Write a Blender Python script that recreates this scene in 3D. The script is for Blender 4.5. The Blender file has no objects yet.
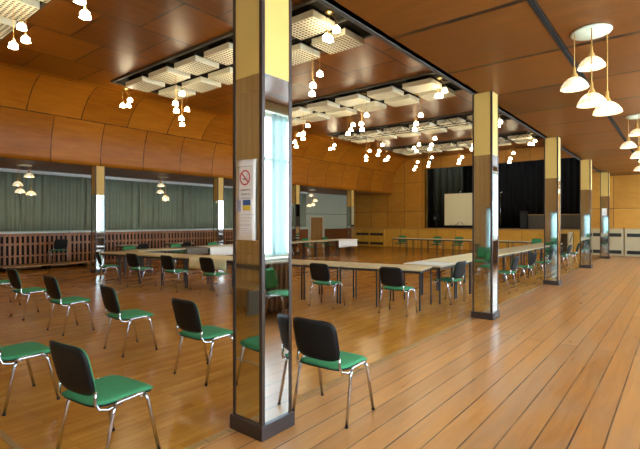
import bpy, bmesh, math, random
from mathutils import Vector, Matrix
random.seed(7)
PI = math.pi
sc = bpy.context.scene
COL = sc.collection
rad = math.radians

# ------------------------------------------------------------------ materials
MATS = {}
def new_mat(name):
    m = bpy.data.materials.new(name); m.use_nodes = True
    nt = m.node_tree
    for n in list(nt.nodes): nt.nodes.remove(n)
    out = nt.nodes.new('ShaderNodeOutputMaterial')
    MATS[name] = m
    return m, nt, out
def link(nt, a, b): nt.links.new(a, b)
def N(nt, t, **kw):
    n = nt.nodes.new(t)
    for k, v in kw.items(): setattr(n, k, v)
    return n
def setin(n, **kw):
    for k, v in kw.items(): n.inputs[k.replace('_', ' ')].default_value = v
def rgba(c): return (c[0], c[1], c[2], 1.0)
def pbr(name, col, rough=.5, metal=0.0, emis=None, estr=0.0, noise=.10, nscale=9.0, coat=0.0, spec=.5, bump=0.0):
    m, nt, out = new_mat(name)
    p = N(nt, 'ShaderNodeBsdfPrincipled'); link(nt, p.outputs[0], out.inputs[0])
    setin(p, Roughness=rough, Metallic=metal)
    p.inputs['Coat Weight'].default_value = coat
    p.inputs['Specular IOR Level'].default_value = spec
    tc = N(nt, 'ShaderNodeTexCoord'); nz = N(nt, 'ShaderNodeTexNoise')
    setin(nz, Scale=nscale, Detail=3.0); link(nt, tc.outputs['Object'], nz.inputs['Vector'])
    mx = N(nt, 'ShaderNodeMix', data_type='RGBA')
    mx.inputs[6].default_value = rgba([c*(1-noise) for c in col]); mx.inputs[7].default_value = rgba([min(1, c*(1+noise)) for c in col])
    link(nt, nz.outputs['Fac'], mx.inputs[0]); link(nt, mx.outputs[2], p.inputs['Base Color'])
    if bump:
        b = N(nt, 'ShaderNodeBump'); setin(b, Strength=bump, Distance=.004)
        nz2 = N(nt, 'ShaderNodeTexNoise'); setin(nz2, Scale=220.0); link(nt, tc.outputs['Object'], nz2.inputs['Vector'])
        link(nt, nz2.outputs['Fac'], b.inputs['Height']); link(nt, b.outputs[0], p.inputs['Normal'])
    if emis:
        p.inputs['Emission Color'].default_value = rgba(emis); p.inputs['Emission Strength'].default_value = estr
    return m

def wood(name, dark, light, seam, mapping, bw, bh, mortar, offset, rough=.35, grain_scale=(.6, 7.0), coat=0.0, var=.35, coords='Object', rough_var=.1, spec=.5, knots=0.0, bump=.25, worn=0.0):
    """panelled / planked wood. mapping: matrix rows (sx, sy) choosing which coordinate runs along the board and which across, with shifts."""
    m, nt, out = new_mat(name)
    p = N(nt, 'ShaderNodeBsdfPrincipled'); link(nt, p.outputs[0], out.inputs[0])
    p.inputs['Coat Weight'].default_value = coat; p.inputs['Coat Roughness'].default_value = .12
    p.inputs['Specular IOR Level'].default_value = spec
    tc = N(nt, 'ShaderNodeTexCoord'); sep = N(nt, 'ShaderNodeSeparateXYZ'); link(nt, tc.outputs[coords], sep.inputs[0])
    (a1, s1), (a2, s2) = mapping
    cmb = N(nt, 'ShaderNodeCombineXYZ')
    for k, (ax, sh) in enumerate(((a1, s1), (a2, s2))):
        ad = N(nt, 'ShaderNodeMath', operation='ADD'); ad.inputs[1].default_value = sh
        link(nt, sep.outputs['XYZ'.index(ax)], ad.inputs[0]); link(nt, ad.outputs[0], cmb.inputs[k])
    br = N(nt, 'ShaderNodeTexBrick'); br.offset = offset; br.offset_frequency = 2; br.squash = 1.0
    setin(br, Scale=1.0, Mortar_Size=mortar, Mortar_Smooth=.1, Bias=0.0, Brick_Width=bw, Row_Height=bh)
    br.inputs['Color1'].default_value = (0, 0, 0, 1); br.inputs['Color2'].default_value = (1, 1, 1, 1); br.inputs['Mortar'].default_value = (.5, .5, .5, 1)
    link(nt, cmb.outputs[0], br.inputs['Vector'])
    mp = N(nt, 'ShaderNodeMapping'); mp.inputs['Scale'].default_value = (grain_scale[0], grain_scale[1], 1)
    link(nt, cmb.outputs[0], mp.inputs['Vector'])
    # every board gets its own piece of the grain
    addv = N(nt, 'ShaderNodeVectorMath', operation='MULTIPLY_ADD'); addv.inputs[1].default_value = (13, 17, 5)
    link(nt, br.outputs['Color'], addv.inputs[0]); link(nt, mp.outputs[0], addv.inputs[2])
    nz = N(nt, 'ShaderNodeTexNoise'); setin(nz, Scale=1.0, Detail=6.0, Roughness=.6, Distortion=.6); link(nt, addv.outputs[0], nz.inputs['Vector'])
    # tone = grain*(1-var)+board*var
    tone = N(nt, 'ShaderNodeMix', data_type='FLOAT'); tone.inputs[0].default_value = var
    link(nt, nz.outputs['Fac'], tone.inputs[2]); sepc = N(nt, 'ShaderNodeSeparateColor'); link(nt, br.outputs['Color'], sepc.inputs[0]); link(nt, sepc.outputs[0], tone.inputs[3])
    ramp = N(nt, 'ShaderNodeValToRGB'); ramp.color_ramp.elements[0].position = .22; ramp.color_ramp.elements[1].position = .78
    ramp.color_ramp.elements[0].color = rgba(dark); ramp.color_ramp.elements[1].color = rgba(light)
    link(nt, tone.outputs[0], ramp.inputs[0])
    last = ramp.outputs[0]
    if worn:   # scuffed, greyer patches where the varnish has gone
        wn = N(nt, 'ShaderNodeTexNoise'); setin(wn, Scale=1.0, Detail=5.0, Roughness=.65); mw = N(nt, 'ShaderNodeMapping'); mw.inputs['Scale'].default_value = (.55, 1.5, 1)
        link(nt, cmb.outputs[0], mw.inputs[0]); link(nt, mw.outputs[0], wn.inputs['Vector'])
        wr = N(nt, 'ShaderNodeMapRange'); setin(wr, From_Min=.46, From_Max=.66, To_Min=0.0, To_Max=worn); link(nt, wn.outputs['Fac'], wr.inputs[0])
        mwn = N(nt, 'ShaderNodeMix', data_type='RGBA'); mwn.inputs[7].default_value = (.36, .225, .135, 1); link(nt, wr.outputs[0], mwn.inputs[0]); link(nt, last, mwn.inputs[6]); last = mwn.outputs[2]
    if knots:
        vo = N(nt, 'ShaderNodeTexVoronoi'); setin(vo, Scale=1.0); mp2 = N(nt, 'ShaderNodeMapping'); mp2.inputs['Scale'].default_value = (1.7, 2.6, 1)
        link(nt, cmb.outputs[0], mp2.inputs[0]); link(nt, mp2.outputs[0], vo.inputs['Vector'])
        lt = N(nt, 'ShaderNodeMapRange'); setin(lt, From_Min=.008, From_Max=.017, To_Min=knots, To_Max=0.0); link(nt, vo.outputs['Distance'], lt.inputs[0])
        mk = N(nt, 'ShaderNodeMix', data_type='RGBA'); mk.inputs[7].default_value = rgba([c*.45 for c in dark]); link(nt, lt.outputs[0], mk.inputs[0]); link(nt, last, mk.inputs[6]); last = mk.outputs[2]
    mx = N(nt, 'ShaderNodeMix', data_type='RGBA'); mx.inputs[7].default_value = rgba(seam)
    sm = N(nt, 'ShaderNodeTexNoise'); setin(sm, Scale=2.3, Detail=3.0); link(nt, cmb.outputs[0], sm.inputs['Vector'])
    smr = N(nt, 'ShaderNodeMapRange'); setin(smr, From_Min=.3, From_Max=.6, To_Min=.45, To_Max=1.0); link(nt, sm.outputs['Fac'], smr.inputs[0])
    smm = N(nt, 'ShaderNodeMath', operation='MULTIPLY'); link(nt, br.outputs['Fac'], smm.inputs[0]); link(nt, smr.outputs[0], smm.inputs[1])
    link(nt, smm.outputs[0], mx.inputs[0]); link(nt, last, mx.inputs[6]); link(nt, mx.outputs[2], p.inputs['Base Color'])
    rr = N(nt, 'ShaderNodeMapRange'); setin(rr, To_Min=rough-rough_var, To_Max=rough+rough_var); link(nt, nz.outputs['Fac'], rr.inputs[0]); link(nt, rr.outputs[0], p.inputs['Roughness'])
    if not bump: return m
    b = N(nt, 'ShaderNodeBump'); b.invert = True; setin(b, Strength=bump, Distance=.006); link(nt, br.outputs['Fac'], b.inputs['Height']); link(nt, b.outputs[0], p.inputs['Normal'])
    return m

SEAM = (.012, .005, .003)
# main ceiling: panels 1.35 along Y, 1.5 along X, staggered
wood('ceiling_panel', (.115, .031, .002), (.32, .105, .008), (.03, .012, .006), (('Y', 10.305), ('X', 12.7+15)), 1.35, 1.5, .022, .5, rough=.36, grain_scale=(.8, 6), spec=.25)
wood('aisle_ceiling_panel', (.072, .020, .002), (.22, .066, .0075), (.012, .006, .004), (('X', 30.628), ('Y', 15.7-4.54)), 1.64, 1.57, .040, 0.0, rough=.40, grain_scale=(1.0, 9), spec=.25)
wood('soffit_panel', (.15, .04, .008), (.24, .07, .014), SEAM, (('X', 30), ('Y', 20)), 3.4, 1.5, .02, 0.0, rough=.4, grain_scale=(1, 8))
wood('cove_panel', (.25, .075, .004), (.48, .168, .011), (.05, .02, .008), (('X', 9.82), ('Y', 0)), 1.42, 1.36, .016, .5, rough=.36, grain_scale=(1.2, 8), coords='UV', var=.3, spec=.2)
wood('wall_panel', (.42, .17, .015), (.62, .28, .032), (.09, .038, .010), (('X', 30), ('Z', 20-1.2)), 1.2, 1.75, .014, 0.0, rough=.4, grain_scale=(1.5, 4))
wood('stage_panel', (.60, .30, .032), (.78, .43, .06), (.20, .09, .02), (('X', 30), ('Z', 20)), 1.18, 5, .014, 0.0, rough=.4, grain_scale=(2, 2), var=.2)
wood('plank_wall', (.36, .18, .045), (.50, .28, .085), (.2, .1, .03), (('Z', 20), ('X', 30)), 6, .16, .010, 0.5, rough=.45, grain_scale=(1, 8))
wood('aisle_plank', (.30, .108, .024), (.56, .245, .068), (.045, .026, .022), (('Y', 20), ('X', 30.02)), 7.3, .2, .0062, .37, rough=.29, grain_scale=(1.1, 13), var=.30, coat=0.0, knots=.9, rough_var=.04, bump=.04, worn=.5)
wood('hall_parquet', (.36, .132, .013), (.60, .272, .040), (.24, .08, .014), (('Y', 20), ('X', 60)), .95, .08, .0012, .5, rough=.225, grain_scale=(2.0, 14), var=.26, coat=0.0, rough_var=.03, bump=.0)
wood('lattice_wood', (.24, .085, .025), (.42, .165, .05), SEAM, (('Z', 10), ('Y', 10)), 3, .2, .0, .5, rough=.4, grain_scale=(2, 16))
wood('door_wood', (.30, .14, .03), (.40, .20, .05), SEAM, (('Z', 10), ('Y', 10)), 5, 2, .0, .5, rough=.4, grain_scale=(1, 9))
wood('bench_wood', (.30, .15, .04), (.44, .25, .08), SEAM, (('X', 30), ('Y', 10)), 3, .2, .004, .5, rough=.4, grain_scale=(1, 9))

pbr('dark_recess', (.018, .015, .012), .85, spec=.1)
pbr('dark_trim', (.075, .068, .055), .5)
pbr('brown_metal', (.052, .030, .020), .38, .2)
pbr('plinth_brown', (.036, .022, .019), .45)
pbr('ochre_paint', (.62, .40, .10), .55, noise=.06, nscale=3)
pbr('orange_paint', (.55, .27, .05), .5, noise=.08, nscale=3)
pbr('chrome', (.62, .62, .63), .2, 1.0, noise=.02)
pbr('black_plastic', (.009, .009, .009), .55, spec=.25)
pbr('green_fabric', (.052, .24, .098), .85, noise=.18, nscale=60, bump=.25, spec=.25)
pbr('dark_steel', (.020, .020, .022), .4)
pbr('table_laminate', (.66, .53, .30), .32, noise=.08, nscale=4)
pbr('white_cloth', (.88, .87, .80), .85, noise=.03)
pbr('cream_cloth', (.86, .74, .45), .85, noise=.05)
pbr('curtain_cloth', (.25, .285, .20), .85, noise=.12, nscale=3, spec=.2)
pbr('stage_cloth', (.009, .0075, .006), .9, noise=.2, spec=.15)
pbr('side_cloth', (.034, .030, .017), .9, noise=.2, spec=.15)
pbr('grey_cloth', (.17, .15, .12), .85)
pbr('screen_slat', (.26, .19, .18), .5)
pbr('white_rail', (.72, .72, .66), .4)
pbr('pale_green_wall', (.52, .57, .42), .7, noise=.05, nscale=2)
pbr('cream_wall', (.70, .64, .48), .7, noise=.05, nscale=2)
pbr('white_panel', (.50, .40, .23), .55, noise=.04, nscale=2)
pbr('black_grille', (.018, .016, .014), .6)
pbr('screen_cloth', (.88, .78, .46), .8, noise=.02)
pbr('paper', (.78, .70, .62), .7, noise=.03)
pbr('print_red', (.50, .06, .05), .7)
pbr('print_grey', (.20, .17, .16), .7)
pbr('print_blue', (.035, .09, .25), .7)
pbr('print_slate', (.30, .28, .34), .7)
pbr('print_yellow', (.72, .50, .05), .7)
pbr('brass', (.62, .45, .20), .3, .9, noise=.05)
pbr('cord_tan', (.58, .32, .08), .6)
pbr('lamp_plate', (.66, .68, .50), .5)
pbr('stage_brown', (.10, .07, .04), .5)
pbr('window_white', (.75, .75, .72), .4)
pbr('bulb_glow', (1, .9, .7), .4, emis=(1, .86, .56), estr=32.0, noise=0)
pbr('inner_glow', (1, .9, .7), .4, emis=(1, .88, .60), estr=16.0, noise=0)

def shade_mat(name, strength):
    m, nt, out = new_mat(name)
    p = N(nt, 'ShaderNodeBsdfPrincipled'); link(nt, p.outputs[0], out.inputs[0])
    tc = N(nt, 'ShaderNodeTexCoord'); nz = N(nt, 'ShaderNodeTexNoise'); setin(nz, Scale=16.0, Detail=4.0, Distortion=2.0); link(nt, tc.outputs['Object'], nz.inputs[0])
    r = N(nt, 'ShaderNodeValToRGB'); r.color_ramp.elements[0].position = .35; r.color_ramp.elements[0].color = (.80, .58, .28, 1); r.color_ramp.elements[1].position = .6; r.color_ramp.elements[1].color = (1, .92, .68, 1)
    link(nt, nz.outputs[0], r.inputs[0]); link(nt, r.outputs[0], p.inputs['Base Color']); link(nt, r.outputs[0], p.inputs['Emission Color'])
    p.inputs['Emission Strength'].default_value = strength; p.inputs['Roughness'].default_value = .25
    return m
shade_mat('alabaster_glass', .6)
def mirror_mat():
    m, nt, out = new_mat('mirror')
    p = N(nt, 'ShaderNodeBsdfPrincipled'); link(nt, p.outputs[0], out.inputs[0])
    setin(p, Metallic=1.0, Roughness=.045); p.inputs['Base Color'].default_value = (.73, .75, .72, 1)
    tc = N(nt, 'ShaderNodeTexCoord'); nz = N(nt, 'ShaderNodeTexNoise'); setin(nz, Scale=3.0); link(nt, tc.outputs['Object'], nz.inputs[0])
    mr = N(nt, 'ShaderNodeMapRange'); setin(mr, To_Min=.02, To_Max=.06); link(nt, nz.outputs[0], mr.inputs[0]); link(nt, mr.outputs[0], p.inputs['Roughness'])
mirror_mat()
def glass_mat():
    m, nt, out = new_mat('window_glass')
    t = N(nt, 'ShaderNodeBsdfTransparent'); g = N(nt, 'ShaderNodeBsdfGlossy'); g.inputs['Roughness'].default_value = .02
    mx = N(nt, 'ShaderNodeMixShader'); mx.inputs[0].default_value = .06
    link(nt, t.outputs[0], mx.inputs[1]); link(nt, g.outputs[0], mx.inputs[2]); link(nt, mx.outputs[0], out.inputs[0])
glass_mat()
def sheer_mat():
    m, nt, out = new_mat('sheer_cloth')
    t = N(nt, 'ShaderNodeBsdfTransparent'); t.inputs[0].default_value = (.24, .32, .31, 1)
    d = N(nt, 'ShaderNodeBsdfTranslucent'); d.inputs[0].default_value = (.19, .25, .24, 1)
    f = N(nt, 'ShaderNodeBsdfDiffuse'); f.inputs[0].default_value = (.55, .75, .72, 1)
    m1 = N(nt, 'ShaderNodeMixShader'); m1.inputs[0].default_value = .35; link(nt, d.outputs[0], m1.inputs[1]); link(nt, f.outputs[0], m1.inputs[2])
    m2 = N(nt, 'ShaderNodeMixShader'); m2.inputs[0].default_value = .8; link(nt, t.outputs[0], m2.inputs[1]); link(nt, m1.outputs[0], m2.inputs[2]); link(nt, m2.outputs[0], out.inputs[0])
sheer_mat()
def grille_mat():
    m, nt, out = new_mat('perforated_cream')
    p = N(nt, 'ShaderNodeBsdfPrincipled'); link(nt, p.outputs[0], out.inputs[0]); p.inputs['Roughness'].default_value = .5
    tc = N(nt, 'ShaderNodeTexCoord'); mp = N(nt, 'ShaderNodeMapping'); mp.inputs['Scale'].default_value = (12.5, 12.5, 12.5); link(nt, tc.outputs['Object'], mp.inputs[0])
    fr = N(nt, 'ShaderNodeVectorMath', operation='FRACTION'); link(nt, mp.outputs[0], fr.inputs[0])
    sub = N(nt, 'ShaderNodeVectorMath', operation='SUBTRACT'); sub.inputs[1].default_value = (.5, .5, .5); link(nt, fr.outputs[0], sub.inputs[0])
    mul = N(nt, 'ShaderNodeVectorMath', operation='MULTIPLY'); mul.inputs[1].default_value = (1, 1, 0); link(nt, sub.outputs[0], mul.inputs[0])
    ln = N(nt, 'ShaderNodeVectorMath', operation='LENGTH'); link(nt, mul.outputs[0], ln.inputs[0])
    mr = N(nt, 'ShaderNodeMapRange'); setin(mr, From_Min=.30, From_Max=.36); link(nt, ln.outputs['Value'], mr.inputs[0])
    geo = N(nt, 'ShaderNodeNewGeometry'); sp = N(nt, 'ShaderNodeSeparateXYZ'); link(nt, geo.outputs['True Normal'], sp.inputs[0])
    dn = N(nt, 'ShaderNodeMath', operation='GREATER_THAN'); dn.inputs[1].default_value = -.5; link(nt, sp.outputs[2], dn.inputs[0])
    mxm = N(nt, 'ShaderNodeMath', operation='MAXIMUM'); link(nt, mr.outputs[0], mxm.inputs[0]); link(nt, dn.outputs[0], mxm.inputs[1])
    mx = N(nt, 'ShaderNodeMix', data_type='RGBA'); mx.inputs[6].default_value = (.07, .055, .025, 1); mx.inputs[7].default_value = (.82, .78, .60, 1)
    link(nt, mxm.outputs[0], mx.inputs[0]); link(nt, mx.outputs[2], p.inputs['Base Color'])
grille_mat()

# ------------------------------------------------------------------ mesh helpers
class MB:
    def __init__(s): s.bm = bmesh.new()
    def box(s, x0, y0, z0, x1, y1, z1, M=None, bev=0.0):
        bm = s.bm
        vs = [bm.verts.new(Vector(p)) for p in ((x0,y0,z0),(x1,y0,z0),(x1,y1,z0),(x0,y1,z0),(x0,y0,z1),(x1,y0,z1),(x1,y1,z1),(x0,y1,z1))]
        fs = [bm.faces.new([vs[i] for i in f]) for f in ((3,2,1,0),(4,5,6,7),(0,1,5,4),(1,2,6,5),(2,3,7,6),(3,0,4,7))]
        if M is not None:
            for v in vs: v.co = M @ v.co
        if bev:
            es = list({e for f in fs for e in f.edges})
            bmesh.ops.bevel(bm, geom=es, offset=bev, segments=2, affect='EDGES', profile=.5)
        return s
    def tube(s, pts, r, seg=8, closed=False):
        bm = s.bm; P = [Vector(p) for p in pts]; rings = []
        up = None
        for i, p in enumerate(P):
            a = P[max(0, i-1)]; b = P[min(len(P)-1, i+1)]; t = (b-a).normalized()
            if up is None:
                up = t.orthogonal().normalized()
            up = (up - t*up.dot(t)).normalized(); w = t.cross(up)
            rr = r[i] if isinstance(r, (list, tuple)) else r
            rings.append([bm.verts.new(p + (up*math.cos(2*PI*k/seg) + w*math.sin(2*PI*k/seg))*rr) for k in range(seg)])
        for a, b in zip(rings, rings[1:]):
            for k in range(seg): f = bm.faces.new((a[k], a[(k+1) % seg], b[(k+1) % seg], b[k])); f.smooth = True
        bm.faces.new(rings[0][::-1]); bm.faces.new(rings[-1])
        return s
    def lathe(s, prof, cx=0, cy=0, cz=0, seg=20, wave=None):
        bm = s.bm; rings = []
        for (r, z) in prof:
            if r < 1e-6: rings.append([bm.verts.new((cx, cy, cz+z))])
            else: rings.append([bm.verts.new((cx+(r*(1+(wave(k/seg, z) if wave else 0)))*math.cos(2*PI*k/seg), cy+(r*(1+(wave(k/seg, z) if wave else 0)))*math.sin(2*PI*k/seg), cz+z)) for k in range(seg)])
        for a, b in zip(rings, rings[1:]):
            for k in range(seg):
                k2 = (k+1) % seg
                q = [a[k % len(a)], a[k2 % len(a)], b[k2 % len(b)], b[k % len(b)]]
                q2 = []
                for v in q:
                    if v not in q2: q2.append(v)
                if len(q2) > 2: f = bm.faces.new(q2); f.smooth = True
        return s
    def pad(s, w, h, T, place, nu=12, nv=12, n=5.0, flat=.75):
        """a cushion: rounded rectangle w x h of thickness T; place(u, v, t) -> point, u,v in metres, t offset through the thickness"""
        bm = s.bm; top = {}; bot = {}
        for i in range(nu+1):
            for j in range(nv+1):
                u = -1+2*i/nu; v = -1+2*j/nv; r = max(abs(u), abs(v))
                if r > 1e-9:
                    du, dv = u/r, v/r; k = (abs(du)**n+abs(dv)**n)**(-1/n); uu, vv = du*r*k, dv*r*k
                else: uu = vv = 0
                th = T/2*(max(0, 1-r**8))**.5
                if r > 1-1e-9:
                    vtx = bm.verts.new(place(uu*w/2, vv*h/2, 0)); top[i, j] = bot[i, j] = vtx
                else:
                    top[i, j] = bm.verts.new(place(uu*w/2, vv*h/2, th)); bot[i, j] = bm.verts.new(place(uu*w/2, vv*h/2, -th))
        for i in range(nu):
            for j in range(nv):
                f = bm.faces.new((top[i, j], top[i+1, j], top[i+1, j+1], top[i, j+1])); f.smooth = True
                f = bm.faces.new((bot[i, j+1], bot[i+1, j+1], bot[i+1, j], bot[i, j])); f.smooth = True
        return s
    def sheet(s, nu, nv, fn, thick=0.0, nrm=None):
        """surface fn(u,v), u,v in 0..1; with thick: a closed slab of that thickness along nrm(u,v)"""
        bm = s.bm
        a = [[bm.verts.new(fn(i/nu, j/nv)) for j in range(nv+1)] for i in range(nu+1)]
        for i in range(nu):
            for j in range(nv): f = bm.faces.new((a[i][j], a[i+1][j], a[i+1][j+1], a[i][j+1])); f.smooth = True
        if thick:
            d = Vector(nrm)*thick
            b = [[bm.verts.new(v.co+d) for v in row] for row in a]
            for i in range(nu):
                for j in range(nv): f = bm.faces.new((b[i][j+1], b[i+1][j+1], b[i+1][j], b[i][j])); f.smooth = True
            for i in range(nu):
                bm.faces.new((a[i+1][0], a[i][0], b[i][0], b[i+1][0])); bm.faces.new((a[i][nv], a[i+1][nv], b[i+1][nv], b[i][nv]))
            for j in range(nv):
                bm.faces.new((a[0][j], a[0][j+1], b[0][j+1], b[0][j])); bm.faces.new((a[nu][j+1], a[nu][j], b[nu][j], b[nu][j+1]))
        return s
    def build(s, name, mat, parent=None, recalc=True):
        if recalc: bmesh.ops.recalc_face_normals(s.bm, faces=s.bm.faces[:])
        me = bpy.data.meshes.new(name); s.bm.to_mesh(me); s.bm.free()
        me.materials.append(MATS[mat])
        o = bpy.data.objects.new(name, me); COL.objects.link(o)
        if parent is not None: o.parent = parent
        return o
def tag(o, label, cat, group=None, kind=None):
    if label: o['label'] = label
    if cat: o['category'] = cat
    if group: o['group'] = group
    if kind: o['kind'] = kind
    return o
def struct(o): o['kind'] = 'structure'; return o
def empty(name, loc=(0, 0, 0), rz=0):
    o = bpy.data.objects.new(name, None); COL.objects.link(o); o.location = loc; o.rotation_euler = (0, 0, rz); o.empty_display_size = .1
    return o
KIDS = {}
def copy_tree(o, parent=None):
    c = o.copy(); COL.objects.link(c)
    if parent is not None: c.parent = parent; c.matrix_parent_inverse = o.matrix_parent_inverse
    for ch in list(o.children): copy_tree(ch, c)
    return c
ORD = ['first', 'second', 'third', 'fourth', 'fifth', 'sixth', 'seventh', 'eighth', 'ninth', 'tenth', 'eleventh', 'twelfth', 'thirteenth', 'fourteenth', 'fifteenth', 'sixteenth']

# ------------------------------------------------------------------ room
XL, XCL, XCR, XR = -17.3, -14.1, -2.68, 0.9       # curtained wall, cove line, mirrored pillar line, window wall
YB, YF = -1.1, 24.6                                # entrance wall, stage front
ZM, ZR, ZL = 5.4, 3.72, 3.33                       # main ceiling, window-aisle ceiling, curtain-aisle ceiling
b = MB().box(XL-.2, YB-.2, -.12, XCR, YF+.2, 0); fo = struct(b.build('floor', 'hall_parquet'))
b = MB().box(XCR, YB-.2, -.12, XR+.3, YF+.2, 0); struct(b.build('floor_window_aisle', 'aisle_plank'))
b = MB().box(XCR-.035, YB, 0, XCR+.035, YF, .004); struct(b.build('trim_1', 'bench_wood'))
b = MB().box(-6.2, 1.075, 0, XCR-.05, 1.115, .006); struct(b.build('trim_40', 'bench_wood'))
b = MB().box(-12.62, YB, ZM, XCR+.1, YF+.2, ZM+.12); struct(b.build('ceiling', 'ceiling_panel'))
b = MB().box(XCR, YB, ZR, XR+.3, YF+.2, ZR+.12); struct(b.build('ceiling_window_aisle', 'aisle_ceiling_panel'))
b = MB().box(XCR-.001, YB, ZR-.0, XCR+.1, YF, ZM); struct(b.build('wall_fascia', 'cove_panel'))
b = MB().box(XCR-.02, YB, ZR-.012, XCR+.035, YF, ZR+.03); struct(b.build('trim_2', 'dark_trim'))
b = MB().box(-1.13, YB, ZR-.016, -1.085, YF, ZR-.0005); struct(b.build('trim_3', 'dark_recess'))
b = MB().box(XL-.2, YB, ZL, XCL-.05, YF, ZL+.1); struct(b.build('ceiling_curtain_aisle', 'soffit_panel'))
# cove: fascia lip then a quarter of an ellipse up to the ceiling
prof = [(XCL, ZL-.02), (XCL, ZL+.14)] + [(-12.6-1.5*math.cos(t), ZL+.14+(ZM-ZL-.14)*math.sin(t)) for t in [k*PI/2/16 for k in range(1, 17)]]
arc = [0]
for (a0, a1) in zip(prof, prof[1:]): arc.append(arc[-1]+math.hypot(a1[0]-a0[0], a1[1]-a0[1]))
bm = bmesh.new(); uvl = bm.loops.layers.uv.new('UVMap')
rows = [[bm.verts.new((x, y, z)) for (x, z) in prof] for y in (YB, YF)]
for j in range(len(prof)-1):
    f = bm.faces.new((rows[0][j], rows[1][j], rows[1][j+1], rows[0][j+1])); f.smooth = True
    for l, (yy, a) in zip(f.loops, ((YB, arc[j]), (YF, arc[j]), (YF, arc[j+1]), (YB, arc[j+1]))): l[uvl].uv = (yy, a)
rows2 = [[bm.verts.new((x-.06, y, z+.02)) for (x, z) in prof] for y in (YB, YF)]
for j in range(len(prof)-1): bm.faces.new((rows2[0][j+1], rows2[1][j+1], rows2[1][j], rows2[0][j]))
bm.faces.new((rows[0][0], rows2[0][0], rows2[1][0], rows[1][0]))
me = bpy.data.meshes.new('ceiling_cove'); bm.to_mesh(me); bm.free(); me.materials.append(MATS['cove_panel'])
o = bpy.data.objects.new('ceiling_cove', me); COL.objects.link(o); struct(o)
# walls
b = MB().box(XL-.2, YB, 0, XL, YF, ZL); struct(b.build('wall_left', 'pale_green_wall'))
b = MB().box(XL-.2, YB-.2, 0, -5.3, YB, ZM+.1).box(-4.4, YB-.2, 0, XR+.3, YB, ZM+.1).box(-5.3, YB-.2, 2.1, -4.4, YB, ZM+.1); struct(b.build('wall_back', 'plank_wall'))
PIER = [4.4, 9.5, 14.6, 19.7]
WIN = []
edges = [YB+.2]+[e for p in PIER for e in (p-.2, p+.2)]+[YF-.3]
b = MB().box(XR, YB, 0, XR+.3, YF, .95).box(XR, YB, 3.55, XR+.3, YF, ZR)
b.box(XR, YB, .95, XR+.3, edges[0], 3.55).box(XR, edges[-1], .95, XR+.3, YF, 3.55)
for p in PIER: b.box(XR, p-.2, .95, XR+.3, p+.2, 3.55)
struct(b.build('wall_right', 'cream_wall'))
for k in range(5):
    y0, y1 = edges[2*k], edges[2*k+1]
    w = empty('window_%d' % (k+1), (XR+.16, (y0+y1)/2, .95)); struct(w)
    L = (y1-y0)/2; f = MB()
    f.box(-.04, -L, 0, .04, L, .07).box(-.04, -L, 2.53, .04, L, 2.60).box(-.04, -L, 1.75, .04, L, 1.80)
    n = 4
    for i in range(n+1):
        yy = -L+2*L*i/n; f.box(-.04, max(-L, yy-.035), 0, .04, min(L, yy+.035), 2.60)
    f.build('window_frame', 'window_white', w)
    MB().box(-.004, -L+.03, .05, .004, L-.03, 2.57).build('window_pane', 'window_glass', w)
    MB().box(-.26, -L-.02, -.04, .1, L+.02, -.001).build('window_sill', 'white_rail', w)
    # narrow sheer curtains in front of the window
    for i in range(3):
        ya = y0+(1.12-.19 if k else 1.6)+i*1.36-.0
        def fn(u, v, ya=ya): return (XR-.08+.03*math.sin(u*.40*2*PI/.13+i)+.012*math.sin(u*11+i), ya+u*.40, 1.0+v*2.5)
        c = MB().sheet(40, 2, fn).build('sheer_curtain', 'sheer_cloth', recalc=False)
        tag(c, 'pale aqua sheer curtain, %s of three at the %s window from the entrance' % (ORD[i], ORD[k]), 'curtain', 'sheer window curtains')
# wall at the stage end
b = MB().box(XL-.2, YF, 1.2, -11.84, YF+.2, ZM+.1).box(-11.84, YF, 4.74, -3.3, YF+.2, ZM+.1).box(-3.3, YF, 0, XR+.3, YF+.2, ZM)
b.box(-12.35, YF-.06, 1.2, -11.84, YF+.3, 4.74); struct(b.build('wall_front', 'wall_panel'))
b = MB().box(XL-.2, YF, 0, -3.3, YF+.18, 1.12); struct(b.build('wall_stage_front', 'stage_panel'))
b = MB().box(XL, YF-.05, 1.12, -3.3, YF+.2, 1.2); struct(b.build('trim_4', 'orange_paint'))
# stage box
b = MB().box(-12.6, YF+.2, 1.08, -2.9, 30.2, 1.2); struct(b.build('floor_stage', 'stage_brown'))
b = MB().box(-12.8, 30.2, 1.0, -2.7, 30.4, 6).box(-12.8, YF+.2, 1.0, -12.6, 30.3, 6).box(-2.9, YF+.2, 1.0, -2.7, 30.3, 6); struct(b.build('wall_stage', 'dark_recess'))
b = MB().box(-12.8, YF+.2, 5.9, -2.7, 30.4, 6); struct(b.build('ceiling_stage', 'dark_recess'))
# wainscot and double door in the curtain-aisle wall
for nm, y0, y1 in (('trim_5', 18.6, 20.2), ('trim_6', 21.85, 24.5)):
    b = MB().box(XL, y0, 0, XL+.05, y1, 1.14); struct(b.build(nm, 'soffit_panel'))
b = MB().box(XL, 18.8, 2.05, XL+.03, 24.5, 2.08); struct(b.build('trim_7', 'print_grey'))
d = empty('door_1', (XL, 21.0, 0)); struct(d)
MB().box(.0, -.64, 0, .07, -.57, 1.92).box(0, .57, 0, .07, .64, 1.92).box(0, -.64, 1.85, .07, .64, 1.92).build('door_frame', 'cream_wall', d)
for s in (-1, 1):
    lf = MB().box(.0, min(0, s*.57)+.008, 0.01, .05, max(0, s*.57)-.008, 1.85, bev=.004).build('door_leaf', 'door_wood', d)
    MB().tube([(.05, s*.07, .98), (.10, s*.07, .98), (.10, s*.17, .98)], .011).build('door_handle', 'chrome', lf)
d = empty('door_2', (-4.85, YB-.1, 0)); struct(d)
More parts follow.
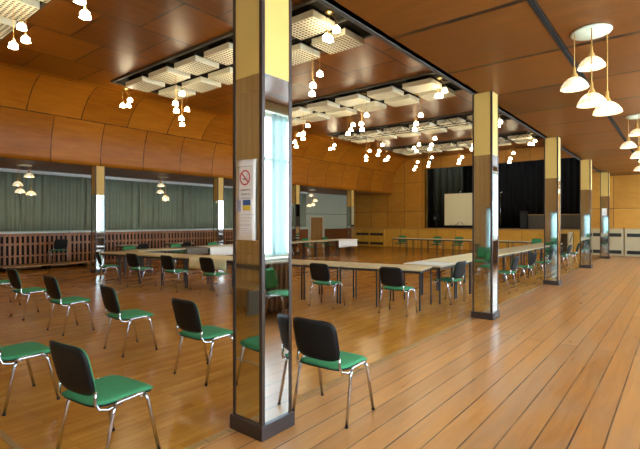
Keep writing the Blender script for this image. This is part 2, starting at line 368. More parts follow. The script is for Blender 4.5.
MB().box(-.45, -.06, 0, -.37, .06, 2.1).box(.37, -.06, 0, .45, .06, 2.1).box(-.37, -.06, 2.02, .37, .06, 2.1).box(-.37, -.05, 0.005, .37, .05, .22).box(-.37, -.03, 1.0, .37, .03, 1.06).build('door_frame', 'brown_metal', d)
MB().box(-.37, -.004, .22, .37, .004, 2.02).build('door_pane', 'window_glass', d)
MB().tube([(.33, .03, .95), (.33, .09, .95), (.33, .09, 1.2), (.33, .03, 1.2)], .012).build('door_handle', 'chrome', d)
def fn(u, v): return (-5.28+u*.86, YB+.03+.022*math.sin(u*46), .05+v*2.02)
c = MB().sheet(60, 2, fn).build('sheer_curtain', 'sheer_cloth', recalc=False)  # added cloth, softens the door's daylight in the pillar mirrors
tag(c, 'pale aqua sheer curtain added to dim the glazed entrance door, seen mirrored in pillars', 'curtain')
b = MB().box(XR-.03, YB, 0, XR, YF, .10); struct(b.build('baseboard_right', 'plinth_brown'))
b = MB().box(XL, YB, ZL-.1, XL+.22, 19.9, ZL); struct(b.build('trim_8', 'white_rail'))

# ------------------------------------------------------------------ ceiling channels, perforated panels
STRIP = [1.15, 5.85, 10.6, 15.3, 20.0]
tn = 9
pan = MB().box(-.42, -.325, 0, .42, .325, .13, bev=.01).build('perforated_ceiling_panel', 'perforated_cream')
for k in range(4): pass
hang = MB()
for sx in (-.33, .33): hang.box(sx-.012, -.30, .13, sx+.012, .30, .215)
hang.build('hanger', 'dark_steel', pan)
first = True
SN = ['over the foreground chairs', 'over the front tables', 'in mid ceiling', 'second from the stage', 'closest to the stage']
for si, Y in enumerate(STRIP):
    x0, x1 = -11.9, -4.6
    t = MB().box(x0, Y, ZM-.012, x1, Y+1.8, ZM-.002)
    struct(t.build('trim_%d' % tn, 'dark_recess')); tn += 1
    t = MB()
    for (a0, b0, a1, b1) in ((x0-.06, Y-.06, x1+.06, Y), (x0-.06, Y+1.8, x1+.06, Y+1.86), (x0-.06, Y, x0, Y+1.8), (x1, Y, x1+.06, Y+1.8)): t.box(a0, b0, ZM-.05, a1, b1, ZM-.001)
    t.box(x0, Y+.875, ZM-.05, x1, Y+.925, ZM-.013)
    struct(t.build('trim_%d' % tn, 'dark_trim')); tn += 1
    for r in range(2):
        for k in range(6):
            o = pan if first else copy_tree(pan); first = False
            o.location = (-11.04+1.13*k, Y+.42+r*.96, ZM-.012-.215)
            tag(o, 'cream perforated panel %s, %s row, %s from the curtain side' % (SN[si], ('nearer', 'farther')[r], ORD[k]), 'ceiling panel', 'perforated ceiling panels in strips')

# lamp clusters
def cluster(drops, name):
    root = empty(name)
    MB().lathe([(0, 0), (.085, 0), (.09, -.012), (.07, -.03), (.025, -.045), (0, -.05)], seg=18).build('ceiling_plate', 'brass', root)
    for (dx, dy, dz) in drops:
        sh = MB()
        pr = [(0, .0), (.026, -.004), (.056, -.03), (.067, -.065), (.064, -.088), (.072, -.104), (.046, -.108), (0, -.098)]
        sh.lathe(pr, dx, dy, -dz, seg=16, wave=lambda u, z: .06*math.cos(u*2*PI*6)*(1 if z < -.1 else 0))
        g = sh.build('glass_shade', 'bulb_glow', root)
        MB().tube([(dx*.3, dy*.3, -.04), (dx, dy, -.16), (dx, dy, -dz+.04)], .0035, 6).build('cord', 'cord_tan', root)
        MB().lathe([(.016, .055), (.022, .03), (.03, 0), (0, -.01)], dx, dy, -dz, seg=12).build('socket', 'brass', root)
    return root
short = cluster([(.13, .05, .27), (-.06, .10, .38), (.03, -.11, .44)], 'lamp_cluster')
long_ = cluster([(.10, .06, .58), (.02, -.07, .84), (-.08, .02, .98)], 'lamp_cluster')
mid = cluster([(.11, .03, .55), (-.09, .06, .68), (.0, -.10, .84)], 'lamp_cluster')
CL = [(-12.02, .40, short), (-10.85, 1.45, long_), (-9.6, .45, long_), (-8.45, 1.45, mid), (-7.3, .45, long_), (-6.06, 1.45, long_), (-4.93, .5, short)]
used = set()
CN = ['at the curtain end', 'second from the curtains', 'third from the curtains', 'midway along', 'third from the pillars', 'second from the pillars', 'at the pillar end']
for si, Y in enumerate(STRIP):
    for k, (x, dy, src) in enumerate(CL):
        o = src if src not in used else copy_tree(src); used.add(src)
        zz = ZM if (x < -11.9) else ZM-.012
        if k == 6: x = -4.93
        o.location = (x, Y+dy, zz-.004 if k else ZM-.09); o.rotation_euler = (0, 0, random.uniform(-.5, .5) if si not in (1,) else 0)
        if not (x < -11.9): o.location.z = ZM-.055 if abs(dy-.9) < .03 else ZM-.013
        tag(o, 'three-bulb lamp %s, panel strip %s' % (CN[k], SN[si]), 'lamp', 'clusters of glowing glass shades')

# pendants with four alabaster bowls
def pendant():
    root = empty('four_shade_pendant')
    MB().lathe([(0, 0), (.20, 0), (.205, -.012), (.195, -.028), (0, -.032)], seg=28).build('ceiling_plate', 'lamp_plate', root)
    ca, sa = math.cos(.68), math.sin(.68)
    for (u, v, dz) in ((-.175, .02, .52), (.095, .15, .24), (-.085, -.15, .745), (.175, -.01, .80)):
        x, y = u*ca - v*sa, u*sa + v*ca
        MB().tube([(x, y, -.028), (x, y, -dz+.10)], .006, 6).build('cord', 'cord_tan', root)
        MB().lathe([(0, .13), (.014, .125), (.018, .06), (.034, .03), (.04, 0), (0, -.01)], x, y, -dz, seg=14).build('socket', 'cord_tan', root)
        s = MB().lathe([(.028, .012), (.065, -.002), (.105, -.038), (.134, -.085), (.142, -.118), (.135, -.118), (.126, -.085), (.096, -.045), (.055, -.012), (.028, 0)], x, y, -dz, seg=24, wave=lambda u, z: .02*math.cos(u*2*PI*10)*(1 if z < -.08 else 0)).build('glass_bowl', 'alabaster_glass', root)
        MB().lathe([(0, -.01), (.02, -.02), (.045, -.06), (.045, -.09), (.025, -.115), (0, -.12)], x, y, -dz, seg=14).build('bulb', 'inner_glow', s)
    return root
p0 = pendant(); p0.location = (-.77, 5.75, ZR)
tag(p0, 'four-bowl pendant lamp hanging over the window aisle, whole in view, nearest', 'lamp', 'four-bowl pendant lamps')
for k, Y in enumerate((.7, 10.95, 16.0, 21.2)):
    o = copy_tree(p0); o.location = (-.66 if k == 1 else -.77, Y, ZR)
    tag(o, ['four-bowl pendant lamp over the window aisle above the entrance end', 'four-bowl pendant lamp behind the nearest one over the window aisle', 'four-bowl pendant lamp third along the window aisle', 'four-bowl pendant lamp over the window aisle close to the stage end'][k], 'lamp', 'four-bowl pendant lamps')
for k, Y in enumerate((4.9, 9.6, 14.3, 18.6)):
    o = copy_tree(p0); o.location = (-15.6, Y, ZL); o.rotation_euler = (0, 0, .4+k)
    tag(o, 'four-bowl pendant lamp in front of the grey-green curtains, %s from the entrance' % ORD[k], 'lamp', 'four-bowl pendant lamps')

# lighting trusses under the far strips
def truss(y, n):
    root = empty('lighting_truss', (-7.3, y, 4.98)); L = 3.6
    c = MB()
    for (yy, zz) in ((-.16, 0), (.16, 0), (0, .26)): c.tube([(-L, yy, zz), (L, yy, zz)], .011, 8)
    c.build('chord_tubes', 'dark_steel', root)
    d = MB(); m = 12
    for i in range(m):
        xa, xb = -L+2*L*i/m, -L+2*L*(i+1)/m
        d.tube([(xa, -.16, 0), ((xa+xb)/2, 0, .26), (xb, -.16, 0)], .008, 6).tube([(xa, .16, 0), ((xa+xb)/2, 0, .26), (xb, .16, 0)], .008, 6)
    d.build('bracing_lattice', 'dark_steel', root)
    for x in (-2.6, 2.6): MB().tube([(x, 0, .26), (x, 0, ZM-.013-4.98)], .008, 6).build('hanging_rod', 'dark_steel', root)
    tag(root, n, 'truss', 'lighting trusses under the ceiling')
truss(15.05, 'dark steel lighting truss under the ceiling panels, nearer of two')
truss(19.75, 'dark steel lighting truss under the ceiling panels, nearer the stage')
o = empty('stage_spotlight', (-11.1, 23.7, ZM))
MB().tube([(0, 0, 0), (0, 0, -.22)], .012).build('bracket', 'dark_steel', o)
MB().lathe([(0, -.22), (.09, -.22), (.12, -.28), (.13, -.42), (.11, -.42), (.09, -.34), (0, -.32)], seg=18).build('housing', 'dark_trim', o)
tag(o, 'round dark spotlight hanging from the ceiling above the stage opening', 'spotlight')

# ------------------------------------------------------------------ pillars
def pillar(ztop, zmir, w, dpt, uppermat):
    root = empty('mirror_pillar')
    MB().box(-w/2+.012, -dpt/2+.012, .11, w/2-.012, dpt/2-.012, zmir).build('core', 'dark_recess', root)
    MB().box(-w/2+.004, -dpt/2+.004, zmir, w/2-.004, dpt/2-.004, ztop).build('upper_shaft', uppermat, root)
    for k in range(4):
        m = MB()
        if k == 0: m.box(-w/2+.02, -dpt/2+.004, .11, w/2-.02, -dpt/2+.011, zmir)
        if k == 1: m.box(w/2-.011, -dpt/2+.02, .11, w/2-.004, dpt/2-.02, zmir)
        if k == 2: m.box(-w/2+.02, dpt/2-.011, .11, w/2-.02, dpt/2-.004, zmir)
        if k == 3: m.box(-w/2+.004, -dpt/2+.02, .11, -w/2+.011, dpt/2-.02, zmir)
        m.build('mirror_panel', 'mirror', root)
    for sx in (-1, 1):
        for sy in (-1, 1):
            e = MB(); cx, cy = sx*w/2, sy*dpt/2
            e.box(min(cx, cx-sx*.030), min(cy, cy-sy*.004), .11, max(cx, cx-sx*.030), max(cy, cy-sy*.004), ztop)
            e.box(min(cx, cx-sx*.004), min(cy-sy*.004, cy-sy*.030), .11, max(cx, cx-sx*.004), max(cy-sy*.004, cy-sy*.030), ztop)
            e.build('corner_trim', 'brown_metal', root)
    MB().box(-w/2-.018, -dpt/2-.018, 0, w/2+.018, dpt/2+.018, .11, bev=.006).build('plinth', 'plinth_brown', root)
    return root
PX = -2.53
p1 = pillar(ZR, 2.69, .325, .32, 'ochre_paint')
PR = [2.415, 7.525, 12.55, 17.75, 22.75]
PLAB = ['mirror-clad square pillar with paper notices, largest and nearest', 'mirror-clad pillar with ochre top, second in the aisle row, beside table chairs', 'mirror-clad pillar with ochre top, third in the aisle row', 'mirror-clad pillar with ochre top, fourth in the aisle row', 'mirror-clad pillar with white sheet, last in the aisle row']
for k, Y in enumerate(PR):
    o = p1 if k == 0 else copy_tree(p1)
    o.location = (PX, Y, 0); tag(o, PLAB[k], 'pillar', 'mirrored pillars along the window aisle')
pl = pillar(ZL, 2.42, .30, .30, 'ochre_paint')
for k, Y in enumerate((6.5, 11.2, 15.75, 20.3)):
    o = pl if k == 0 else copy_tree(pl)
    o.location = (-14.24, Y, 0); tag(o, 'mirror-clad pillar before the curtains under the cove, %s from the entrance' % ORD[k], 'pillar', 'mirrored pillars along the curtain aisle')

# paper notices on the big pillar
y = PR[0]-.16
n = empty('paper_notice', (PX, y+.003, 1.46))
def nf(u, v): return (-.125+.222*u+.004*v, -.0035-.004*math.sin(v*3.0)-.002*u*(1-v), .61*v-.008*u*v)
MB().sheet(4, 10, nf, .0012, (0, 1, 0)).build('paper_sheet', 'paper', n)
z0 = .47
rg = MB(); seg = 36
bm = rg.bm; ro, ri = .058, .047
va = [bm.verts.new((-.015+ro*math.cos(2*PI*k/seg), -.0105, z0+ro*math.sin(2*PI*k/seg))) for k in range(seg)]
vb = [bm.verts.new((-.015+ri*math.cos(2*PI*k/seg), -.0105, z0+ri*math.sin(2*PI*k/seg))) for k in range(seg)]
vc = [bm.verts.new(v.co+Vector((0, .0012, 0))) for v in va]; vd = [bm.verts.new(v.co+Vector((0, .0012, 0))) for v in vb]
for k in range(seg):
    j = (k+1) % seg
    bm.faces.new((va[k], va[j], vb[j], vb[k])); bm.faces.new((va[j], va[k], vc[k], vc[j])); bm.faces.new((vb[k], vb[j], vd[j], vd[k])); bm.faces.new((vc[k], vd[k], vd[j], vc[j]))
rg.box(-.05, 0, -.0055, .05, .0012, .0055, Matrix.Translation((-.015, -.0105, z0)) @ Matrix.Rotation(rad(45), 4, 'Y'))
rg.build('no_smoking_symbol', 'print_red', n)
cg = MB().box(-.032, 0, -.005, .02, .0009, .005, Matrix.Translation((-.012, -.0101, z0-.012)) @ Matrix.Rotation(rad(8), 4, 'Y'))
cg.tube([(.010, -.0098, z0-.006), (.004, -.0098, z0+.008), (.012, -.0098, z0+.02), (.006, -.0098, z0+.03)], .0016, 5)
cg.build('cigarette_drawing', 'print_grey', n)
fb = MB()
for (xa, xb, za, zb) in ((-.094, .066, .552, .555), (-.094, .066, .312, .314), (-.094, -.091, .314, .552), (.063, .066, .314, .552)): fb.box(xa, -.0096, za, xb, -.0086, zb)
fb.build('border_line', 'print_grey', n)
tx = MB()
for (zz, xa, xb, h) in ((.372, -.062, .042, .013), (.340, -.055, .040, .013), (.318, -.05, .03, .003)):
    x = xa
    while x < xb:
        w = random.uniform(.006, .011); tx.box(x, -.0098, zz, x+w*.35, -.0088, zz+h); tx.box(x, -.0098, zz+h*.45*random.random(), x+w*.8, -.0088, zz+h*.45*random.random()+h*.3+.0006); x += w+.003
tx.build('printed_lettering', 'print_grey', n)
MB().box(-.112, -.0098, .215, -.062, -.0086, .30).build('blue_grey_emblem', 'print_slate', n)
MB().box(-.038, -.0098, .262, .045, -.0086, .302).build('flag_stripe', 'print_blue', n)
MB().box(-.038, -.0098, .222, .045, -.0086, .262).build('flag_stripe', 'print_yellow', n)
tx = MB()
for zz in (.19, .165, .142, .118, .108, .085, .07, .052):
    x = random.uniform(-.08, -.05); xb = random.uniform(.02, .07)
    while x < xb:
        w = random.uniform(.01, .028); tx.box(x, -.0094, zz, x+w, -.0082, zz+.003); x += w+.006
tx.build('small_print', 'print_slate', n)
tag(n, 'paper notice with red no-smoking sign and flags on the big mirrored pillar', 'notice')
n = empty('paper_sheet', (PX, PR[4]-.161, 1.86)); MB().box(-.09, -.004, 0, .09, -.001, .30).build('page', 'white_cloth', n)
MB().box(-.05, -.0055, .08, .05, -.0042, .085).box(-.05, -.0055, .14, .05, -.0042, .145).box(-.05, -.0055, .2, .05, -.0042, .205).build('small_print', 'print_grey', n)
tag(n, 'small white notice taped on the last mirrored pillar of the aisle row', 'notice')

# ------------------------------------------------------------------ curtains and lattice on the left wall
W = (19.9-(YB+.1))/10
for k in range(10):
    ya = YB+.1+k*W; ph = random.random()*6
    def fn(u, v, ya=ya, ph=ph):
        y = ya+.03+u*(W-.06); q = .6+.4*math.sin(u*9+ph)
        return (XL+.14+(.035*q)*math.sin(u*W*2*PI/.30+ph)+.018*math.sin(u*W*2*PI/.13), y+.02*math.sin(v*2+ph)*(1-v), 1.285+v*(ZL-.10-1.285))
    c = MB().sheet(72, 4, fn, .004, (-1, 0, 0)).build('curtain', 'curtain_cloth')
    tag(c, 'floor-hung grey-green curtain above the lattice, %s of ten panels from the entrance' % ORD[k] if False else 'grey-green pleated curtain above the lattice, %s panel from the entrance' % ORD[k], 'curtain', 'grey-green curtains on the long wall')
for k in range(5):
    y0, y1 = YB+.02+k*3.93, YB+.02+(k+1)*3.93-.03
    if k == 4: y1 = 18.55
    r = empty('radiator_screen', (XL, (y0+y1)/2, 0)); L = (y1-y0)/2
    MB().box(.01, -L, .02, .16, L, 1.20).build('backing', 'dark_recess', r)
    f = MB().box(.165, -L, 1.10, .20, L, 1.20).box(.165, -L, .80, .195, L, .88).box(.165, -L, .02, .20, L, .14).box(.165, -L, .42, .195, L, .47)
    f.build('rail_frame', 'lattice_wood', r)
    s = MB(); nn = int(2*L/.145)
    for i in range(nn+1):
        yy = -L+.025+(2*L-.05)*i/nn
        s.box(.20, yy-.034, .06, .228, yy+.034, 1.18)
    s.build('slat_lattice', 'lattice_wood', r)
    MB().box(.0, -L, 1.20, .27, L, 1.245, bev=.006).build('top_ledge', 'white_rail', r)
    tag(r, 'dark red-brown slatted radiator screen with white ledge, %s from the entrance' % ORD[k], 'radiator screen', 'slatted radiator screens under the curtains')
# screens below the windows
for k in range(4):
    y0, y1 = YB+.3+k*6.2, YB+.3+k*6.2+6.1
    r = empty('radiator_screen', (XR, (y0+y1)/2, 0)); L = (y1-y0)/2
    MB().box(-.14, -L, .10, -.035, L, .87).build('backing', 'stage_brown', r)
    s = MB(); nn = int(2*L/.12)
    for i in range(nn+1):
        yy = -L+.025+(2*L-.05)*i/nn
        s.box(-.19, yy-.026, .06, -.16, yy+.026, .86)
    s.build('slat_lattice', 'screen_slat', r)
    MB().box(-.16, -L, .74, -.14, L, .82).box(-.16, -L, .14, -.14, L, .24).build('rail_frame', 'lattice_wood', r)
    MB().box(-.21, -L, .871, -.035, L, .905).build('top_ledge', 'white_rail', r)
    tag(r, 'slatted radiator screen under the bright windows, %s from the entrance' % ORD[k], 'radiator screen', 'slatted radiator screens under the windows')

# radiator covers at the stage end
def cover(x0, x1, lab, mat, z1=1.26):
    r = empty('radiator_cover', ((x0+x1)/2, YF-.16, 0)); w = (x1-x0)/2
    MB().box(-w, 0, .02, w, .155, z1).build('casing', mat, r)
    for (xa, xb) in ((-w+.08, -.05), (.05, w-.08)):
        for (za, zb) in ((.12, .28), (z1-.36, z1-.20)):
            g = MB()
            g.box(xa, -.006, za, xb, -.001, zb)
            for i in range(4):
                zz = za+(zb-za)*(i+.5)/4; g.box(xa, -.014, zz-.008, xb, -.006, zz+.008)
            g.build('vent_grille', 'black_grille', r)
    MB().box(-w, -.03, z1, w, .155, z1+.05).build('top_ledge', 'orange_paint', r)
    tag(r, lab, 'radiator cover', 'radiator covers at the stage end')
cover(-16.75, -14.55, 'wooden radiator cover with dark vents under the panel wall beyond the cove', 'stage_panel', 1.06)
cover(-3.28, -2.0, 'cream radiator cover with dark vents behind the last mirrored pillar', 'white_panel')
cover(-1.95, -.35, 'cream radiator cover with dark vents at the end of the window aisle', 'white_panel')
# steps up to the stage
s = empty('stage_steps', (-4.1, 23.5, 0))
MB().box(.0, 0, 0, .06, 1.02, 1.10).build('side_panel', 'white_panel', s)
st = MB()
for i in range(5): st.box(-.85, .2*i, 0, 0, 1.02, .2*(i+1))
st.build('tread_block', 'stage_brown', s)
MB().tube([(.075, .1, .62), (.075, .9, 1.02)], .018).build('handrail', 'dark_steel', s)
tag(s, 'cream-sided steps with a dark handrail leading up to the stage', 'steps')

# ------------------------------------------------------------------ stage contents
def drape(name, x0, x1, y, mat, lab, ph, amp=.07, wl=.33):
    def fn(u, v): return (x0+u*(x1-x0), y+amp*math.sin(u*(x1-x0)*2*PI/wl+ph)+.02*math.sin(u*40), 1.21+v*4.6)
    o = MB().sheet(int((x1-x0)*24), 3, fn, .01, (0, 1, 0)).build(name, mat)
    tag(o, lab, 'curtain', 'stage drapes')
drape('stage_curtain', -12.4, -2.95, 29.6, 'stage_cloth', 'wide black pleated backdrop curtain at the rear of the stage', 0)
drape('stage_curtain', -12.3, -10.3, 26.6, 'side_cloth', 'olive-dark side drape in heavy folds beside the projection screen', 1, .11, .42)
drape('stage_curtain', -9.6, -2.95, 28.4, 'stage_cloth', 'black drape hanging across the middle of the stage behind the screen', 2)
s = empty('projection_screen', (-9.92, 25.2, 1.2))
MB().box(-.95, -.006, .18, .95, .006, 2.03).build('screen_cloth', 'screen_cloth', s)
MB().box(-.97, -.03, .10, .97, .03, .18).build('bottom_case', 'black_plastic', s)
MB().box(-.96, -.012, 2.03, .96, .012, 2.06).build('top_bar', 'black_plastic', s)
MB().tube([(0, .04, .0), (0, .04, 2.18)], .014).build('pole', 'chrome', s)
for a in (90, 210, 330): MB().tube([(0, .04, .45), (.45*math.cos(rad(a)), .04+.45*math.sin(rad(a)), .012)], .012).build('leg', 'black_plastic', s)
tag(s, 'cream square projection screen standing on the dark stage', 'projection screen')
s = empty('loudspeaker', (-11.45, 25.3, 1.2)); MB().box(-.16, -.16, .42, .16, .16, .82, bev=.01).build('cabinet', 'black_plastic', s)
MB().lathe([(0, 0), (.09, 0), (.1, .012), (.06, .03), (0, .02)], seg=18).build('cone', 'dark_trim', s)
s.children[-1].rotation_euler = (PI/2, 0, 0); s.children[-1].location = (0, -.16, .6)
MB().tube([(0, 0, 0), (0, 0, .42)], .025).lathe([(.16, 0), (.16, .02), (0, .03)]).build('stand', 'dark_steel', s)
tag(s, 'small black loudspeaker on a stand at the edge of the stage drape', 'loudspeaker')
s = empty('microphone_stand', (-7.6, 25.0, 1.2)); MB().lathe([(0, 0), (.14, 0), (.14, .02), (.02, .035), (0, .035)]).build('round_base', 'dark_steel', s)
MB().tube([(0, 0, .03), (0, 0, 1.95)], .012).build('pole', 'chrome', s); MB().tube([(0, 0, 1.95), (.1, -.05, 2.0)], [.014, .026]).build('microphone', 'lamp_plate', s)
tag(s, 'thin tall microphone stand at the stage edge behind the second pillar', 'microphone stand')
s = empty('stage_platform', (-5.0, 27.2, 1.2)); MB().box(-1.7, -.4, .0, 1.3, .4, .75, bev=.01).build('box', 'stage_brown', s); MB().box(-1.72, -.42, .75, 1.32, .42, .80).build('top_board', 'bench_wood', s)
tag(s, 'long brown platform box standing at the rear of the dark stage', 'platform')
s = empty('loudspeaker', (-6.75, 26.4, 1.2)); MB().box(-.18, -.16, .0, .18, .16, .98, bev=.01).build('cabinet', 'black_plastic', s); MB().box(-.14, -.172, .1, .14, -.161, .88).build('front_grille', 'black_grille', s)
tag(s, 'tall black loudspeaker on the stage beside the brown platform', 'loudspeaker')

# ------------------------------------------------------------------ chairs
def make_chair():
    c = empty('conference_chair')
    def seat_place(u, v, t, off=0):
        z = .440+t+off
        if v > .10: z -= 1.0*(v-.10)**2
        if v < -.10: z += .35*(v+.10)**2
        z -= .10*(.05-abs(u)**2) if False else 0
        return Vector((u*(1.0+.06*(v/.22)), v, z))
    MB().pad(.475, .475, .042, lambda u, v, t: seat_place(u, v, t), 14, 14, 5).build('seat', 'green_fabric', c)
    MB().pad(.462, .452, .018, lambda u, v, t: seat_place(u, v, t, -.019), 12, 12, 5).build('seat_shell', 'black_plastic', c)
    tilt = rad(14)
    def back_place(u, v, t, off=0):
        yy = .42*u*u + t + off
        zc = .662; yb = -.252
        return Vector((u, yb+yy*math.cos(tilt)-v*math.sin(tilt), zc+v*math.cos(tilt)+yy*math.sin(tilt)))
    MB().pad(.418, .328, .028, lambda u, v, t: back_place(u, v, t), 14, 12, 5).build('backrest', 'green_fabric', c)
    MB().pad(.440, .348, .028, lambda u, v, t: back_place(u, v, t, -.016), 14, 12, 5).build('back_shell', 'black_plastic', c)
    for s in (-1, 1):
        MB().tube([(s*.266, -.205, .006), (s*.254, -.125, .375), (s*.251, -.108, .420)], .0125, 8).build('leg', 'chrome', c)
        MB().tube([(s*.266, .215, .006), (s*.254, .135, .375), (s*.251, .115, .420)], .0125, 8).build('leg', 'chrome', c)
        MB().tube([(s*.251, -.108, .420), (s*.250, -.085, .432), (s*.250, .088, .436), (s*.251, .115, .420)], .0125, 8).build('side_rail', 'chrome', c)
        MB().tube([(s*.250, -.06, .424), (s*.240, -.15, .404), (s*.222, -.200, .416), (s*.212, -.218, .455), (s*.206, -.214, .49), (s*.204, -.212, .53)], .0105, 8).build('back_support', 'chrome', c)
        for yy in (-.205, .215): MB().lathe([(0, 0), (.014, 0), (.0145, .012), (0, .014)], s*.266, yy, 0, seg=10).build('foot_cap', 'black_plastic', c)
    MB().tube([(-.250, .09, .415), (.250, .09, .415)], .009, 8).build('cross_bar', 'chrome', c)
    MB().tube([(-.250, -.07, .415), (.250, -.07, .415)], .009, 8).build('cross_bar', 'chrome', c)
    return c
chair0 = make_chair(); cfirst = [True]
def chair(x, y, rz, label, group):
    o = chair0 if cfirst[0] else copy_tree(chair0); cfirst[0] = False
    o.location = (x, y, 0); o.rotation_euler = (0, 0, rz)
    tag(o, label, 'chair', group); return o
G1 = 'green chairs standing apart in rows'
chair(-2.285, 3.0, rad(3), 'green-seated black-backed chair beside the big mirrored pillar, on its window side', G1)
chair(-3.86, 2.88, rad(0), 'green-seated black-backed chair just on the curtain side of the big pillar', G1)
chair(-5.36, 2.84, rad(-4), 'green-seated black-backed chair, second from the big pillar in the farther row', G1)
chair(-7.0, 2.79, rad(1), 'green-seated black-backed chair, third from the big pillar in the farther row', G1)
chair(-8.55, 2.78, rad(2), 'green-seated black-backed chair, fourth from the big pillar in the farther row', G1)
chair(-10.1, 2.8, rad(0), 'green chair cut by the photo edge, last of the farther row', G1)
chair(-3.08, 1.47, rad(7), 'largest green-seated black-backed chair, foremost before the big pillar', G1)
chair(-4.61, 1.41, rad(2), 'green seat cut off at the photo edge beside the foremost black-backed chair', G1)
chair(.28, 5.25, rad(75), 'green chair by the windows, seen only mirrored in the big pillar', G1)

# ------------------------------------------------------------------ tables
def make_table():
    t = empty('square_table')
    MB().box(-.405, -.395, .712, .405, .395, .74, bev=.004).build('table_top', 'table_laminate', t)
    MB().box(-.37, -.365, .665, .37, -.34, .712).box(-.37, .34, .665, .37, .365, .712).box(-.37, -.34, .665, -.345, .34, .712).box(.345, -.34, .665, .37, .34, .712).build('apron_frame', 'dark_steel', t)
    for sx in (-1, 1):
        for sy in (-1, 1): MB().box(sx*.380-.012, sy*.372-.012, 0, sx*.380+.012, sy*.372+.012, .712).build('leg', 'dark_steel', t)
    return t
tab0 = make_table(); tfirst = [True]
def table(x, y, rz, label, group):
    o = tab0 if tfirst[0] else copy_tree(tab0); tfirst[0] = False
    o.location = (x, y, 0); o.rotation_euler = (0, 0, rz); tag(o, label, 'table', group); return o
A = rad(9.9); dx, dy = math.cos(A), math.sin(A)
FT = []
for k in range(11):
    x = -3.57-(k+.5)*.82*dx-.40*dy; y = 7.26-(k+.5)*.82*dy+.40*dx
    FT.append((x, y)); table(x, y, A, 'square beige table, %s from the aisle corner in the front run' % ORD[k], 'tables in the front run')
for k in range(14):
    table(-3.99, 8.52+k*.82, rad(0), 'square beige table, %s along the run beside the aisle pillars' % ORD[k], 'tables along the aisle pillars')
for k in range(14):
    table(-12.65, 7.13+k*.82, 0, 'square beige table, %s along the run before the curtains' % ORD[k], 'tables along the curtain side')
for k in range(8):
    table(-11.2+k*.82+.0, 20.7, 0, 'square beige table, %s from the curtain side in the run before the stage' % ORD[k], 'tables before the stage')
for k, Y in enumerate((8.3, 10.3, 13.4)):
    table(-15.55, Y, 0, 'square table standing alone by the slatted screens, %s from the entrance' % ORD[k], 'single tables under the curtains')
# cloths
def cloth(name, x, y, rz, w, h, drop_s, drop_n, drop_e, drop_w, mat, label):
    """cloth laid on a table top at height .742: w along local x, h along local y, hanging by the given drops at its four sides"""
    s = MB(); z = .7425; t = .004
    s.box(-w/2, -h/2, z, w/2, h/2, z+t)
    def hangx(sign, d):
        nn = max(6, int(w*22))
        def fn(u, v): return (-w/2+u*w, sign*(h/2+.002+.010*v+.008*v*math.sin(u*w*26)), z+t-v*d-.015*v*math.sin(u*7))
        s.sheet(nn, 3, fn, t, (0, sign, 0))
    def hangy(sign, d):
        nn = max(6, int(h*22))
        def fn(u, v): return (sign*(w/2+.002+.010*v+.008*v*math.sin(u*h*26)), -h/2+u*h, z+t-v*d-.015*v*math.sin(u*7))
        s.sheet(nn, 3, fn, t, (sign, 0, 0))
    if drop_s: hangx(-1, drop_s)
    if drop_n: hangx(1, drop_n)
    if drop_e: hangy(1, drop_e)
    if drop_w: hangy(-1, drop_w)
    o = s.build(name, mat); o.location = (x, y, 0); o.rotation_euler = (0, 0, rz)
    tag(o, label, 'tablecloth', 'tablecloths'); return o
fx, fy = FT[6]
cloth('tablecloth', fx+.38*dx-.1, fy+.38*dy, A, 1.15, .83, .26, 0, 0, 0, 'cream_cloth', 'cream tablecloth hanging off the front run between two black chair backs')
cloth('tablecloth', -12.64, 10.75, 0, .86, 3.0, 0, 0, .30, 0, 'white_cloth', 'white tablecloth on the curtain-side tables just behind the big pillar')
cloth('tablecloth', -12.64, 8.75, 0, .86, .8, 0, 0, 0.22, 0, 'grey_cloth', 'small grey cloth on a curtain-side table beside the white tablecloth')
cloth('tablecloth', -12.64, 17.2, 0, .86, 1.5, 0, 0, .34, 0, 'white_cloth', 'bright white tablecloth on the far curtain-side tables before the brown door')
cloth('tablecloth', -3.99, 10.75, 0, .83, 3.6, 0, 0, 0, 0, 'cream_cloth', 'pale cream cloth laid along the tables behind the second pillar')
cloth('tablecloth', -3.99, 8.5, 0, .81, .7, 0, 0, 0, 0, 'white_cloth', 'short greyish white cloth on the table next to the corner')

# chairs at the tables
G2 = 'chairs along the front table run'
def at_front(xb, lab, rz=A, back=.20):
    # chair on the near side of the front run, its centre at world x
    yedge = 7.26+(xb+3.57)*dy/dx
    return chair(xb, yedge-back+.02, rz, lab, G2)
at_front(-5.24, 'black-backed chair at the front table run just beyond the big pillar', rad(5), .30)
at_front(-3.85, 'black-backed green chair at the front run close to its aisle corner', rad(3), .30)
at_front(-11.6, 'black-backed chair at the curtain end of the front run by the lit pillar', rad(-15), .30)
at_front(-10.38, 'black-backed chair at the front run, second from the curtain end', rad(8), .30)
at_front(-9.2, 'black-backed chair at the front run, third from the curtain end beside cream cloth', rad(6), .30)
at_front(-8.0, 'black-backed chair at the front run just on the curtain side of the pillar', rad(6), .30)
G3 = 'chairs along the aisle-side tables'
for k, (X, Y, r) in enumerate([(-3.60, 8.52, 84), (-3.14, 10.6, 88), (-3.14, 12.15, 84), (-3.12, 13.8, 90), (-3.14, 15.3, 92), (-3.14, 16.9, 88), (-3.12, 18.4, 90)]):
    chair(X, Y, rad(r), 'chair seen side-on along the aisle-side tables, %s from the corner' % ORD[k], G3)
G4 = 'green chairs along the curtain-side tables'
for k, (X, Y) in enumerate([(-13.38, 7.2), (-13.42, 8.9), (-13.44, 10.45), (-13.4, 14.2), (-13.4, 15.75), (-13.4, 17.3)]):
    chair(X, Y, rad(-90+random.uniform(-8, 8)), 'green chair facing the hall behind the curtain-side tables, %s from the front run' % ORD[k], G4)
G5 = 'chairs under the curtains'
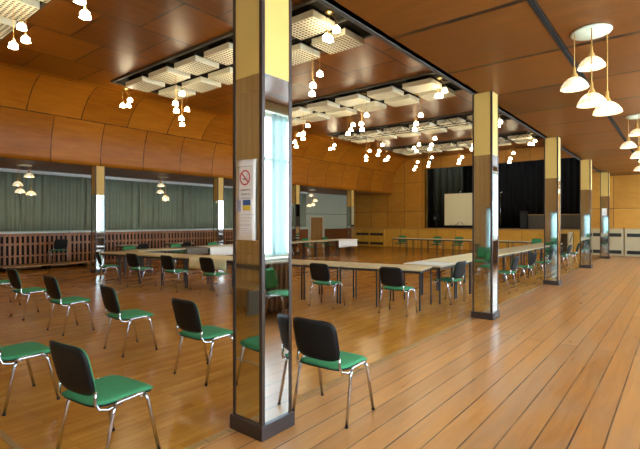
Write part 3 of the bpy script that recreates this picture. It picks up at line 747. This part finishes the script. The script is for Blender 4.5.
for k, (X, Y) in enumerate([(-14.78, 8.15), (-14.8, 9.9), (-14.8, 13.1)]):
    chair(X, Y, rad(90+random.uniform(-10, 10)), 'black-backed chair facing the single tables under the curtains, %s from the entrance' % ORD[k], G5)
pl = empty('low_platform', (XL+.55, 5.9, 0)); MB().box(-.3, -1.3, .12, .3, 1.3, .17).build('board', 'bench_wood', pl); MB().box(-.26, -1.25, 0, .26, -1.15, .12).build('bearer', 'dark_recess', pl); MB().box(-.26, 1.15, 0, .26, 1.25, .12).build('bearer', 'dark_recess', pl); MB().box(-.26, -.05, 0, .26, .05, .12).build('bearer', 'dark_recess', pl)
tag(pl, 'low wooden board platform at the foot of the slatted screen', 'platform')
o = chair(XL+.60, 6.25, rad(92), 'black-backed chair standing on the low board platform by the slatted screen', G5); o.location.z = .17
G6 = 'green chairs beyond the tables before the stage'
for k, (X, L_) in enumerate([(-11.8, 'at the curtain end'), (-9.75, 'second from the curtain end'), (-8.62, 'beside the second pillar'), (-5.05, 'just past the second pillar')]):
    chair(X, 21.55, rad(180+random.uniform(-9, 9)), 'green chair facing the hall before the stage front, %s' % L_, G6)

# bench along the entrance wall, seen in the big pillar's mirror
bq = empty('wooden_bench', (-7.7, YB+.32, 0))
MB().box(-2.2, -.24, .44, 2.2, .24, .49, bev=.006).build('seat_board', 'bench_wood', bq)
for x in (-2.0, 0, 2.0): MB().box(x-.03, -.2, 0, x+.03, .2, .44).build('leg', 'stage_brown', bq)
MB().box(-2.2, -.29, .72, 2.2, -.25, .80).build('back_rail', 'stage_brown', bq)
for x in (-2.1, 2.1): MB().box(x-.03, -.29, .49, x+.03, -.25, .72).build('back_post', 'stage_brown', bq)
tag(bq, 'long plank bench by the entrance wall, seen only mirrored in the big pillar', 'bench')

# ------------------------------------------------------------------ daylight, camera
w = bpy.data.worlds.new('sky'); sc.world = w; w.use_nodes = True
nt = w.node_tree
for n_ in list(nt.nodes): nt.nodes.remove(n_)
out = nt.nodes.new('ShaderNodeOutputWorld'); bg = nt.nodes.new('ShaderNodeBackground')
bg.inputs[0].default_value = (.68, .85, 1.0, 1); bg.inputs[1].default_value = 13.0
nt.links.new(bg.outputs[0], out.inputs[0])

cam = bpy.data.cameras.new('camera'); co = bpy.data.objects.new('camera', cam); COL.objects.link(co); sc.camera = co
TH = math.atan(360/445)
co.location = (0, 0, 1.6); co.rotation_euler = (PI/2, 0, TH)
cam.sensor_width = 36; cam.lens = 36*445/640; cam.shift_y = -3/640; cam.clip_start = .05; cam.clip_end = 200
sc.view_settings.view_transform = 'Standard'; sc.view_settings.look = 'None'; sc.view_settings.gamma = 1.0; sc.view_settings.use_curve_mapping = False
sc.view_settings.exposure = 0.24
cy = sc.cycles
cy.use_denoising = True
cy.max_bounces = 10; cy.diffuse_bounces = 6; cy.glossy_bounces = 5; cy.transparent_max_bounces = 12
cy.sample_clamp_indirect = 8.0
cy.caustics_reflective = False; cy.caustics_refractive = False
